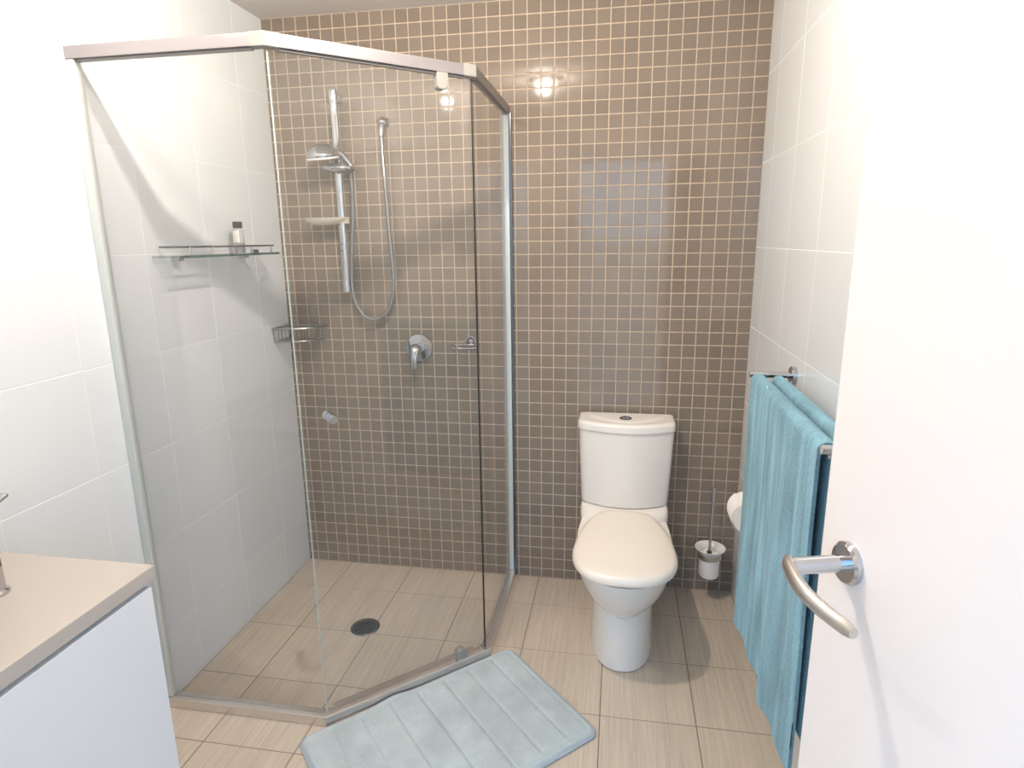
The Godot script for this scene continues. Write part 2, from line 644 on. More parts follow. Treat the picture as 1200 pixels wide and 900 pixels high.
func shower_screen() -> void:
	var A := Vector3(WALL_LEFT, 0, 0.948)
	var L := Vector3(-0.5, 0, 0.948)
	var R := Vector3(-0.081, 0, 0.556)
	var B := Vector3(-0.081, 0, 0.0)
	var o := thing("shower_screen", "frameless glass corner shower enclosure with pale metal head rail and chrome floor sill", "shower screen", Vector3(-0.55, 0, 0.5))
	var s: Shape
	var seg := [[A, L], [L, R], [R, B]]
	for k in 3:
		var a: Vector3 = seg[k][0]
		var b: Vector3 = seg[k][1]
		var a1 := a if k == 0 else along(a, b, 0.03)
		var b1 := b if k == 2 else along(b, a, 0.03)
		s = Shape.new()
		s.bar(a1 + Vector3(0, 1.9205, 0), b1 + Vector3(0, 1.9205, 0), 0.026, 0.031, 0.002)
		part(o, "head_rail", s, M.rail)
		s = Shape.new()
		s.bar(a1 + Vector3(0, 1.902, 0), b1 + Vector3(0, 1.902, 0), 0.012, 0.006, 0.001)
		part(o, "rail_gasket", s, M.grey_plastic)
		s = Shape.new()
		s.bar((a if k == 0 else along(a, b, 0.012)) + Vector3(0, 0.017, 0), (b if k == 2 else along(b, a, 0.012)) + Vector3(0, 0.017, 0), 0.036, 0.034, 0.003)
		if k == 1:
			var n := Vector3(-0.6808, 0, -0.7325)
			s.bar(along(a, b, 0.03) + n * 0.032 + Vector3(0, 0.011, 0), along(b, a, 0.03) + n * 0.032 + Vector3(0, 0.011, 0), 0.032, 0.022, 0.004)
		part(o, "floor_sill", s, M.sill)
	for q in [[L, A, R], [R, L, B]]:
		s = Shape.new()
		corner_piece(s, q[0], q[1], q[2], 0.034, 0.0275, 1.904, 1.9375)
		part(o, "corner_connector", s, M.connector, "grey plastic corner connector")
		s = Shape.new()
		corner_piece(s, q[0], q[1], q[2], 0.02, 0.0375, 0.0005, 0.0355)
		part(o, "sill_corner", s, M.sill)
	pane(o, "side_panel", A + Vector3(0.008, 0, 0), L + Vector3(-0.004, 0, 0), 0.034, 1.905)
	pane(o, "return_panel", R + Vector3(0, 0, -0.004), B + Vector3(0, 0, 0.006), 0.034, 1.905)
	var dl := along(L, R, 0.008)
	var dr := along(R, L, 0.008)
	var door := pane(o, "door_panel", dl, dr, 0.042, 1.896)
	# seals at the two upright joints
	s = Shape.new()
	s.bar(along(L, R, 0.004) + Vector3(0, 0.04, 0), along(L, R, 0.004) + Vector3(0, 1.9, 0), 0.003, 0.004, 0.0005)
	part(o, "door_seal", s, M.seal, "pale clear upright door seal")
	s = Shape.new()
	s.bar(along(R, L, 0.004) + Vector3(0, 0.036, 0), along(R, L, 0.004) + Vector3(0, 1.9, 0), 0.005, 0.007, 0.001)
	part(o, "door_seal", s, M.rubber, "black upright door seal")
	# wall channels
	for q in [[B + Vector3(0, 0, 0.012), Vector3(0.024, 0, 0)], [A + Vector3(0.012, 0, 0), Vector3(0, 0, 0.024)]]:
		s = Shape.new()
		var c: Vector3 = q[0]
		s.box(c + Vector3(0, 0.97, 0), Vector3(0.024, 1.87, 0.024), 0.003)
		part(o, "wall_channel", s, M.channel)
		s = Shape.new()
		if q[1].x > 0:
			s.box(c + Vector3(0.016, 0.96, -0.004), Vector3(0.01, 1.9, 0.014), 0.002)
			part(o, "channel_cover", s, M.chrome_dark, "dark shadow gap trim of the wall channel")
	# pivots near the hinge side of the door
	var n2 := Vector3(0.6808, 0, 0.7325)
	var t := (R - L).normalized()
	var pv := L + t * 0.472
	for q in [[1.905, -1], [0.026, 1]]:
		s = Shape.new()
		s.at = Transform3D(Basis(t, n2, t.cross(n2)), pv + Vector3(0, q[0], 0))
		# profile in the door plane: square end at the rail, rounded foot
		var out := PackedVector2Array()
		var up := -1.0 if t.cross(n2).y > 0 else 1.0
		up *= -float(q[1]) * -1.0
		for p2 in [[-0.017, 0.0], [0.017, 0.0], [0.017, 0.032], [0.012, 0.041], [0.0, 0.046], [-0.012, 0.043], [-0.017, 0.036]]:
			out.append(Vector2(p2[0], p2[1] * -up))
		s.slab(out, -0.014, 0.014, 0.002)
		part(door, "pivot_block", s, M.connector, "grey pivot block clamped on door glass")
	# the knob goes right through the glass
	var kp := L + t * 0.086 + Vector3(0, 0.966, 0)
	s = Shape.new()
	s.at = Transform3D(Basis(t, n2, t.cross(n2)), kp)
	s.lathe([[0.0, 0.034], [0.0115, 0.034], [0.0135, 0.031], [0.0135, 0.006], [0.011, 0.003], [0.011, -0.003], [0.0135, -0.006], [0.0135, -0.031], [0.0115, -0.034], [0.0, -0.034]], 24, false, false)
	part(door, "door_knob", s, M.chrome, "round chrome knob through door glass")


func smooth_path(pts: Array, per := 8) -> PackedVector3Array:
	var out := PackedVector3Array()
	var n := pts.size()
	for i in n - 1:
		var p0: Vector3 = pts[maxi(i - 1, 0)]
		var p1: Vector3 = pts[i]
		var p2: Vector3 = pts[i + 1]
		var p3: Vector3 = pts[mini(i + 2, n - 1)]
		for k in per:
			out.append(p1.cubic_interpolate(p2, p0, p3, float(k) / per))
	out.append(pts[n - 1])
	return out


func shower_fittings() -> void:
	var s: Shape
	# sliding rail
	var o := thing("shower_rail", "upright chrome shower rail on brown mosaic wall carrying the hand shower", "shower rail", Vector3(-0.743, 1.25, 0.0))
	s = Shape.new()
	s.at = Transform3D(Basis.IDENTITY, Vector3(-0.743, 0, 0.052))
	var rings := []
	for y in [1.293, 1.963]:
		rings.append(Shape.circle(1.0, y, 24, 0.0155, 0.011))
	s.loft(rings)
	part(o, "rail_bar", s, M.chrome)
	for q in [[1.963, 2.013], [1.248, 1.293]]:
		s = Shape.new()
		s.at = Transform3D(Basis.IDENTITY, Vector3(-0.743, 0, 0.052))
		s.loft([Shape.circle(1, q[0], 24, 0.0155, 0.012), Shape.circle(1, q[0] + 0.002, 24, 0.0175, 0.0135), Shape.circle(1, q[1] - 0.003, 24, 0.0175, 0.0135), Shape.circle(1, q[1], 24, 0.0155, 0.0115)])
		s.at = Transform3D.IDENTITY
		s.box(Vector3(-0.741, (q[0] + q[1]) / 2.0, 0.021), Vector3(0.026, 0.036, 0.044), 0.004)
		part(o, "wall_bracket", s, M.chrome)
	# slider: a lens shaped shell round the bar that ends in the hose nut
	s = Shape.new()
	rings = []
	for k in 25:
		var t := k / 24.0
		var x := lerpf(-0.800, -0.676, t)
		var f := pow(sin(clampf(t, 0.0, 1.0) * PI), 0.75)
		f = maxf(f, 0.36 if t > 0.8 else 0.02)
		var ring := PackedVector3Array()
		for i in 16:
			var a := TAU * i / 16
			ring.append(Vector3(x, 1.7285 + cos(a) * 0.0205 * f - 0.004 * t, 0.078 + sin(a) * 0.030 * f))
		rings.append(ring)
	s.loft(rings)
	part(o, "slider", s, M.chrome)
	# hand shower resting in the slider
	o = thing("hand_shower", "chrome hand shower with domed round head hooked on the rail", "hand shower", Vector3(-0.76, 1.72, 0.1))
	var face := Basis.from_euler(Vector3(deg_to_rad(9), deg_to_rad(10), deg_to_rad(4)))
	s = Shape.new()
	s.at = Transform3D(face, Vector3(-0.768, 1.772, 0.125))
	s.lathe([[0.0, 0.040], [0.014, 0.0385], [0.030, 0.033], [0.046, 0.022], [0.058, 0.008], [0.062, -0.002], [0.062, -0.006]], 40, false, false)
	s.lathe([[0.062, -0.006], [0.0605, -0.012], [0.0, -0.013]], 40, false, false)
	part(o, "shower_head", s, M.chrome)
	s = Shape.new()
	s.at = Transform3D(face, Vector3(-0.768, 1.772, 0.125))
	s.lathe([[0.0, -0.011], [0.0605, -0.011], [0.0605, -0.0175], [0.057, -0.020], [0.0, -0.020]], 40, false, false)
	part(o, "spray_plate", s, M.label_white, "white spray plate")
	s = Shape.new()
	var hp := smooth_path([Vector3(-0.750, 1.788, 0.105), Vector3(-0.722, 1.780, 0.080), Vector3(-0.702, 1.757, 0.062), Vector3(-0.687, 1.735, 0.056), Vector3(-0.680, 1.718, 0.060)], 6)
	var rr := []
	for k in hp.size():
		rr.append(lerpf(0.0135, 0.0095, float(k) / (hp.size() - 1)))
	s.tube(hp, rr, 14)
	part(o, "handle", s, M.chrome)
	# wall outlet
	o = thing("water_outlet", "round chrome water outlet on mosaic wall right of the rail", "water outlet", Vector3(-0.567, 1.893, 0.0))
	s = Shape.new()
	s.at = Transform3D(Basis(Vector3.RIGHT, Vector3.BACK, Vector3.DOWN), Vector3(-0.565, 1.896, 0.0))
	s.lathe([[0.0, 0.0], [0.024, 0.0], [0.024, 0.006], [0.022, 0.014], [0.016, 0.026], [0.008, 0.032], [0.0, 0.033]], 28, false, false)
	part(o, "cover", s, M.chrome)
	s = Shape.new()
	s.tube(PackedVector3Array([Vector3(-0.566, 1.888, 0.02), Vector3(-0.566, 1.866, 0.026), Vector3(-0.566, 1.84, 0.028)]), [0.011, 0.0105, 0.009], 14)
	part(o, "nut", s, M.chrome)
	# hose
	var pts := [Vector3(-0.566, 1.842, 0.03), Vector3(-0.563, 1.76, 0.034), Vector3(-0.560, 1.683, 0.036), Vector3(-0.555, 1.57, 0.038), Vector3(-0.551, 1.456, 0.04), Vector3(-0.544, 1.35, 0.04), Vector3(-0.545, 1.271, 0.04), Vector3(-0.557, 1.213, 0.04), Vector3(-0.590, 1.154, 0.04), Vector3(-0.636, 1.135, 0.04), Vector3(-0.678, 1.15, 0.041), Vector3(-0.710, 1.202, 0.043), Vector3(-0.720, 1.26, 0.045), Vector3(-0.716, 1.35, 0.046), Vector3(-0.706, 1.45, 0.048), Vector3(-0.694, 1.55, 0.052), Vector3(-0.686, 1.63, 0.06), Vector3(-0.683, 1.69, 0.068), Vector3(-0.681, 1.708, 0.066)]
	var path := smooth_path(pts, 26)
	var rad := []
	for k in path.size():
		rad.append(0.0068 + (0.0007 if k % 2 == 0 else 0.0))
	s = Shape.new()
	s.tube(path, rad, 10)
	single("shower_hose", s, M.wire, "ribbed chrome hose looping down from the outlet to the rail", "shower hose", Vector3(-0.6, 1.13, 0.04))
	# soap tray clipped on the rail
	o = thing("soap_tray", "clear plastic soap tray clipped across the shower rail", "soap tray", Vector3(-0.8, 1.51, 0.07))
	s = Shape.new()
	s.at = Transform3D(Basis.IDENTITY, Vector3(-0.802, 1.536, 0.078))
	var dish := []
	for q in [[0.15, -0.024], [0.55, -0.021], [0.85, -0.009], [1.0, 0.003], [0.97, 0.004], [0.82, -0.005], [0.5, -0.0165], [0.1, -0.019]]:
		dish.append(Shape.circle(1.0, q[1], 36, 0.092 * q[0], 0.045 * q[0]))
	s.loft(dish)
	part(o, "dish", s, M.clear_plastic)
	s = Shape.new()
	s.at = Transform3D(Basis.IDENTITY, Vector3(-0.738, 1.53, 0.056))
	s.lathe([[0.017, -0.012], [0.028, -0.012], [0.028, 0.012], [0.017, 0.012], [0.017, -0.012]], 24, false, false)
	part(o, "clip", s, M.clear_plastic)
	# mixer
	o = thing("shower_mixer", "round chrome shower mixer with downward lever on mosaic wall", "tap", Vector3(-0.461, 1.013, 0.0))
	var out := Basis(Vector3.RIGHT, Vector3.BACK, Vector3.DOWN)
	s = Shape.new()
	s.at = Transform3D(out, Vector3(-0.461, 1.013, 0.0))
	s.lathe([[0.0, 0.0], [0.059, 0.0], [0.059, 0.004], [0.056, 0.008], [0.03, 0.011], [0.0, 0.012]], 48, false, false)
	part(o, "cover_plate", s, M.chrome)
	s = Shape.new()
	s.at = Transform3D(out, Vector3(-0.461, 1.015, 0.0))
	s.lathe([[0.0225, 0.008], [0.0225, 0.04], [0.021, 0.052], [0.014, 0.06], [0.0, 0.062]], 32, true, false)
	part(o, "mixer_body", s, M.chrome)
	s = Shape.new()
	rings = []
	for k in 15:
		var t := k / 14.0
		var p := Vector3(-0.461 + 0.002 * t, 1.030, 0.058).lerp(Vector3(-0.460, 0.938, 0.082), t) + Vector3(0, 0, 0.012 * sin(t * PI))
		var wv := lerpf(0.021, 0.010, t) * (0.72 if k == 0 or k == 14 else 1.0)
		var dv := lerpf(0.013, 0.006, t) * (0.72 if k == 0 or k == 14 else 1.0)
		var ring := PackedVector3Array()
		for i in 16:
			var a := TAU * i / 16
			ring.append(p + Vector3(cos(a) * wv, sin(a) * dv * 0.25, sin(a) * dv))
		rings.append(ring)
	s.loft(rings)
	part(o, "mixer_lever", s, M.chrome)
	# wire soap holder
	o = thing("soap_holder", "small chrome wire soap holder on mosaic wall right of the mixer", "soap holder", Vector3(-0.25, 1.03, 0.0))
	var hc := Vector3(-0.252, 1.032, 0.062)
	s = Shape.new()
	var loop := PackedVector3Array()
	for i in 40:
		var a := TAU * i / 40
		loop.append(hc + Vector3(cos(a) * 0.062, 0, sin(a) * 0.048))
	s.tube(loop, 0.0032, 8, false, true)
	part(o, "rim_wire", s, M.chrome)
	for k in 7:
		var x := (k - 3) * 0.0155
		var zz := 0.048 * sqrt(1.0 - pow(x / 0.062, 2))
		s = Shape.new()
		s.tube(smooth_path([hc + Vector3(x, 0, -zz), hc + Vector3(x, -0.010, -zz * 0.6), hc + Vector3(x, -0.012, 0), hc + Vector3(x, -0.010, zz * 0.6), hc + Vector3(x, 0, zz)], 4), 0.0016, 6)
		part(o, "wire", s, M.chrome)
	s = Shape.new()
	var arch := PackedVector3Array()
	for i in 15:
		var a := PI * i / 14.0
		arch.append(Vector3(-0.238 + cos(a) * 0.022, 1.034 + sin(a) * 0.032, 0.014))
	s.tube(arch, 0.0032, 8)
	s.at = Transform3D(out, Vector3(-0.238, 1.044, 0.0))
	s.lathe([[0.0, 0.0], [0.014, 0.0], [0.014, 0.010], [0.010, 0.016], [0.0, 0.017]], 20, false, false)
	part(o, "wall_mount", s, M.chrome)
	# corner basket
	o = thing("corner_basket", "curved chrome wire basket in the shower corner", "corner basket", Vector3(WALL_LEFT, 1.05, 0.0))
	var cornerp := Vector3(WALL_LEFT + 0.006, 0, 0.006)
	var outline := func(y: float, k: float) -> PackedVector3Array:
		var q := PackedVector3Array()
		q.append(cornerp + Vector3(0, y, 0))
		q.append(cornerp + Vector3(0, y, 0.07 * k))
		for i in 21:
			var a := PI / 2.0 * (1.0 - i / 20.0)
			q.append(cornerp + Vector3(pow(maxf(cos(a), 0.0), 0.8) * 0.172 * k, y, pow(maxf(sin(a), 0.0), 0.8) * 0.132 * k))
		q.append(cornerp + Vector3(0.09 * k, y, 0))
		return q
	var top: PackedVector3Array = outline.call(1.103, 1.0)
	var low: PackedVector3Array = outline.call(1.05, 0.93)
	s = Shape.new()
	s.tube(top, 0.0042, 8, false, true)
	part(o, "top_rail", s, M.wire)
	s = Shape.new()
	s.tube(low, 0.0028, 8, false, true)
	part(o, "bottom_rail", s, M.wire)
	for i in range(0, top.size()):
		s = Shape.new()
		s.tube(PackedVector3Array([top[i], low[i]]), 0.0016, 6)
		part(o, "wire", s, M.wire)
	for i in range(1, 11):
		s = Shape.new()
		var x := 0.15 * i / 11.0
		var zz := 0.122 * pow(maxf(0.0, 1.0 - pow(x / 0.16, 2.5)), 0.4)
		s.tube(PackedVector3Array([cornerp + Vector3(x, 1.05, 0), cornerp + Vector3(x, 1.05, zz)]), 0.0016, 6)
		part(o, "base_wire", s, M.wire)


func glass_shelf() -> void:
	var o := thing("glass_shelf", "narrow glass shelf with chrome guard rail on white tiled wall", "shelf", Vector3(WALL_LEFT, 1.40, 0.45))
	var s := Shape.new()
	s.box(Vector3(-0.989, 1.408, 0.48), Vector3(0.107, 0.008, 0.55), 0.002)
	part(o, "shelf_glass", s, M.shelf_glass)
	s = Shape.new()
	s.box(Vector3(-0.9362, 1.408, 0.48), Vector3(0.0016, 0.0078, 0.546), 0.0006)
	part(o, "glass_edge", s, mat(Color("35564d"), 0.15), "dark green front edge of the glass")
	s = Shape.new()
	s.tube(smooth_path([Vector3(-1.035, 1.437, 0.235), Vector3(-0.96, 1.437, 0.235), Vector3(-0.944, 1.437, 0.25), Vector3(-0.944, 1.437, 0.48), Vector3(-0.944, 1.437, 0.71), Vector3(-0.96, 1.437, 0.725), Vector3(-1.035, 1.437, 0.725)], 5), 0.0032, 8)
	part(o, "guard_rail", s, M.chrome_dark)
	for z in [0.25, 0.375, 0.60, 0.71]:
		s = Shape.new()
		s.tube(PackedVector3Array([Vector3(-0.944, 1.412, z), Vector3(-0.944, 1.436, z)]), 0.0036, 10)
		part(o, "rail_post", s, M.chrome)
	for z in [0.30, 0.66]:
		s = Shape.new()
		s.box(Vector3(-1.028, 1.402, z), Vector3(0.03, 0.018, 0.026), 0.003)
		part(o, "shelf_bracket", s, M.chrome)
	# toiletries
	var b := thing("toiletry_bottle", "little clear bottle with black cap and white label on glass shelf", "bottle", Vector3(-0.985, 1.412, 0.385))
	var bp := Transform3D(Basis.IDENTITY, Vector3(-0.985, 1.412, 0.385))
	s = Shape.new()
	s.at = bp
	s.lathe([[0.0, 0.0], [0.0165, 0.0], [0.0185, 0.003], [0.0185, 0.078], [0.016, 0.085], [0.013, 0.087], [0.0, 0.088]], 28, false, false)
	part(b, "bottle_body", s, M.bottle)
	s = Shape.new()
	s.at = bp
	s.lathe([[0.0, 0.002], [0.0165, 0.003], [0.0179, 0.006], [0.0179, 0.035], [0.0, 0.0355]], 24, false, false)
	part(b, "liquid", s, M.liquid, "grey liquid")
	s = Shape.new()
	s.at = bp
	var wrap := []
	for y in [0.037, 0.077]:
		var ring := PackedVector3Array()
		for i in 13:
			var a := lerpf(0.9, 3.1, i / 12.0)
			ring.append(Vector3(cos(a) * 0.0189, y, sin(a) * 0.0189))
		for i in 13:
			var a := lerpf(3.1, 0.9, i / 12.0)
			ring.append(Vector3(cos(a) * 0.0186, y, sin(a) * 0.0186))
		wrap.append(ring)
	s.loft(wrap)
	part(b, "paper_label", s, M.label_white, "white paper label")
	s = Shape.new()
	s.at = bp
	s.lathe([[0.0, 0.087], [0.0155, 0.087], [0.016, 0.089], [0.016, 0.107], [0.0145, 0.109], [0.0, 0.1095]], 28, false, false)
	part(b, "cap", s, M.plastic_dark, "black cap")
	s = Shape.new()
	s.at = Transform3D(Basis.IDENTITY, Vector3(-0.972, 1.412, 0.315))
	s.lathe([[0.0, 0.0], [0.013, 0.0], [0.014, 0.002], [0.014, 0.009], [0.012, 0.011], [0.0, 0.0115]], 20, false, false)
	single("bottle_cap", s, M.plastic_dark, "loose dark cap lying on glass shelf beside the bottle", "cap", Vector3(-0.972, 1.412, 0.315))


func floor_drain() -> void:
	var c := Vector3(-0.575, 0.0, 0.467)
	var o := thing("floor_drain", "round dark metal drain grate set in the shower floor", "drain", c)
	var s := Shape.new()
	s.at = Transform3D(Basis.IDENTITY, c)
	s.lathe([[0.042, 0.0], [0.0555, 0.0], [0.0555, 0.002], [0.053, 0.0042], [0.044, 0.004], [0.042, 0.0025], [0.042, 0.0]], 48, false, false)
	part(o, "rim", s, M.chrome_dark)
	s = Shape.new()
	s.at = Transform3D(Basis.IDENTITY, c)
	s.lathe([[0.0, 0.0004], [0.042, 0.0004], [0.042, 0.0009], [0.0, 0.0009]], 40, false, false)
	part(o, "bowl", s, M.rubber, "black opening")
	for k in 9:
		var z := (k - 4) * 0.0092
		var w := 2.0 * sqrt(0.0425 * 0.0425 - z * z)
		s = Shape.new()
		s.box(c + Vector3(0, 0.0024, z), Vector3(w, 0.0026, 0.0042), 0.0008, 1)
		part(o, "grate_slat", s, M.drain)


# ---------------------------------------------------------------- toilet
func plan(cx: float, y: float, zb: float, zc: float, zf: float, hw: float, ef: float, eb: float, taper := 1.0, n := 56) -> PackedVector3Array:
	var out := PackedVector3Array()
	for i in n:
		var a := TAU * i / n
		var co := cos(a)
		var si := sin(a)
		var e := ef if si > 0 else eb
		var x := signf(co) * pow(absf(co), 2.0 / e) * hw
		var z := zc + pow(absf(si), 2.0 / e) * (zf - zc) if si > 0 else zc - pow(absf(si), 2.0 / e) * (zc - zb)
		if taper < 1.0 and z < zc:
			x *= lerpf(1.0, taper, smoothstep(0.0, 1.0, (zc - z) / (zc - zb)))
		out.append(Vector3(cx + x, y, z))
	return out


func bowed(cx: float, y: float, hw: float, zb: float, zs: float, zf: float, r := 0.014) -> PackedVector3Array:
	var out := PackedVector3Array()
	for i in 5:
		out.append(Vector3(cx - hw, y, lerpf(zb, zs - r, i / 4.0)))
	for i in 41:
		var t := i / 40.0
		var x := -cos(t * PI) * hw
		x = lerpf(x, lerpf(-hw, hw, t), 0.5)
		var z := zs + (zf - zs) * (1.0 - pow(x / hw, 2))
		var e := absf(x) - (hw - r)
		if e > 0:
			z -= r - sqrt(maxf(0.0, r * r - e * e))
		out.append(Vector3(cx + x, y, z))
	for i in 5:
		out.append(Vector3(cx + hw, y, lerpf(zs - r, zb, i / 4.0)))
	return out


func toilet() -> void:
	var cx := 0.395
	var o := thing("toilet", "white close-coupled toilet with lid down against brown mosaic wall", "toilet", Vector3(cx, 0, 0.3))
	var s := Shape.new()
	var rings := []
	for q in [[0.0005, 0.574, 0.110], [0.006, 0.580, 0.1145], [0.05, 0.579, 0.1125], [0.10, 0.573, 0.1095], [0.16, 0.563, 0.1085], [0.20, 0.556, 0.109], [0.25, 0.55, 0.110], [0.31, 0.54, 0.112]]:
		rings.append(plan(cx, q[0], 0.09, 0.34, q[1], q[2], 2.3, 3.2))
	s.loft(rings)
	var pan := part(o, "pan", s, M.ceramic)
	s = Shape.new()
	rings = []
	for q in [[0.192, 0.34, 0.530, 0.018], [0.195, 0.31, 0.552, 0.042], [0.204, 0.27, 0.574, 0.068], [0.222, 0.22, 0.597, 0.095], [0.245, 0.16, 0.619, 0.120], [0.27, 0.10, 0.639, 0.139], [0.30, 0.05, 0.660, 0.153], [0.335, 0.02, 0.678, 0.163], [0.362, 0.014, 0.692, 0.168], [0.382, 0.012, 0.699, 0.1695], [0.388, 0.013, 0.698, 0.169], [0.391, 0.016, 0.694, 0.165]]:
		rings.append(plan(cx, q[0], q[1], 0.40, q[2], q[3], 2.1, 2.8))
	s.loft(rings)
	part(pan, "bowl", s, M.ceramic)
	# shoulder behind the seat that carries the cistern
	s = Shape.new()
	rings = []
	for q in [[0.30, 0.150, 0.24], [0.36, 0.167, 0.255], [0.395, 0.170, 0.245], [0.411, 0.169, 0.225], [0.4175, 0.166, 0.205], [0.4195, 0.161, 0.195]]:
		rings.append(bowed(cx, q[0], q[1], 0.012, q[2] - 0.055, q[2], 0.03))
	s.loft(rings)
	part(o, "pan_shoulder", s, M.ceramic)
	# seat ring and lid
	s = Shape.new()
	var ring_out := []
	for q in [[0.3905, 0.034], [0.392, 0.031], [0.400, 0.031], [0.4025, 0.034]]:
		ring_out.append(plan(cx, q[0], 0.225 + q[1], 0.50, 0.702 - q[1], 0.164 - q[1], 2.4, 3.4, 0.86))
	for q in [[0.4025, 0.070], [0.400, 0.072], [0.392, 0.072], [0.3905, 0.070]]:
		ring_out.append(plan(cx, q[0], 0.225 + q[1], 0.50, 0.702 - q[1], 0.164 - q[1], 2.4, 3.4, 0.86))
	ring_out.append(ring_out[0])
	s.loft(ring_out, false, false)
	part(o, "seat", s, M.seat_plastic)
	s = Shape.new()
	rings = []
	for q in [[0.4035, 0.004], [0.405, 0.001], [0.411, 0.0], [0.420, 0.0015], [0.4275, 0.006], [0.4325, 0.013], [0.4355, 0.026], [0.437, 0.05], [0.4378, 0.09]]:
		rings.append(plan(cx, q[0], 0.203 + q[1], 0.52, 0.716 - q[1], 0.1735 - q[1], 2.4, 3.6, 0.80))
	s.loft(rings)
	part(o, "seat_lid", s, M.seat_plastic)
	for x in [-0.075, 0.075]:
		s = Shape.new()
		s.tube(PackedVector3Array([Vector3(cx + x - 0.018, 0.4195, 0.206), Vector3(cx + x + 0.018, 0.4195, 0.206)]), 0.0075, 14)
		part(o, "hinge", s, M.seat_plastic)
	# cistern
	s = Shape.new()
	rings = []
	for q in [[0.4205, 0.163, 0.168], [0.424, 0.169, 0.174], [0.45, 0.171, 0.176], [0.55, 0.1755, 0.180], [0.65, 0.1795, 0.184], [0.729, 0.182, 0.1865]]:
		rings.append(bowed(cx, q[0], q[1], 0.012, q[2] - 0.058, q[2], 0.016))
	s.loft(rings)
	part(o, "cistern", s, M.ceramic)
	s = Shape.new()
	rings = []
	for q in [[0.7295, 0.003], [0.732, 0.0], [0.752, 0.0], [0.758, 0.002], [0.7625, 0.007], [0.7645, 0.015]]:
		rings.append(bowed(cx, q[0], 0.186 - q[1], 0.008 + q[1] * 0.5, 0.134 - q[1] * 0.6, 0.193 - q[1], 0.016))
	# a lens shaped table stands slightly proud on the lid
	for q in [[0.7640, 0.026], [0.7625, 0.034]]:
		rings.append(bowed(cx, q[0], 0.186 - q[1] * 1.2, 0.012 + q[1] * 0.4, 0.128 - q[1] * 0.9, 0.193 - q[1], 0.016))
	for q in [[0.7635, 0.150], [0.767, 0.142], [0.768, 0.13]]:
		rings.append(bowed(cx, q[0], q[1], 0.035, 0.06, 0.155 - (0.150 - q[1]), 0.005))
	s.loft(rings)
	var lid := part(o, "cistern_lid", s, M.ceramic)
	var bc := Vector3(cx - 0.003, 0.7672, 0.105)
	s = Shape.new()
	s.at = Transform3D(Basis.IDENTITY, bc)
	s.lathe([[0.0, 0.0], [0.0235, 0.0], [0.0235, 0.0025], [0.0215, 0.0035], [0.0205, 0.002], [0.0, 0.0018]], 32, false, false)
	part(lid, "button_bezel", s, M.chrome_dark, "dark chrome bezel")
	for k in [-1, 1]:
		s = Shape.new()
		s.at = Transform3D(Basis.IDENTITY, bc)
		var half := PackedVector2Array()
		for i in 15:
			var a := -PI / 2.0 + PI * i / 14.0
			half.append(Vector2(k * (0.0008 + cos(a) * 0.019), sin(a) * 0.0195))
		s.slab(half, 0.001, 0.0058, 0.001)
		part(lid, "flush_button", s, M.chrome, "half-moon chrome flush button")


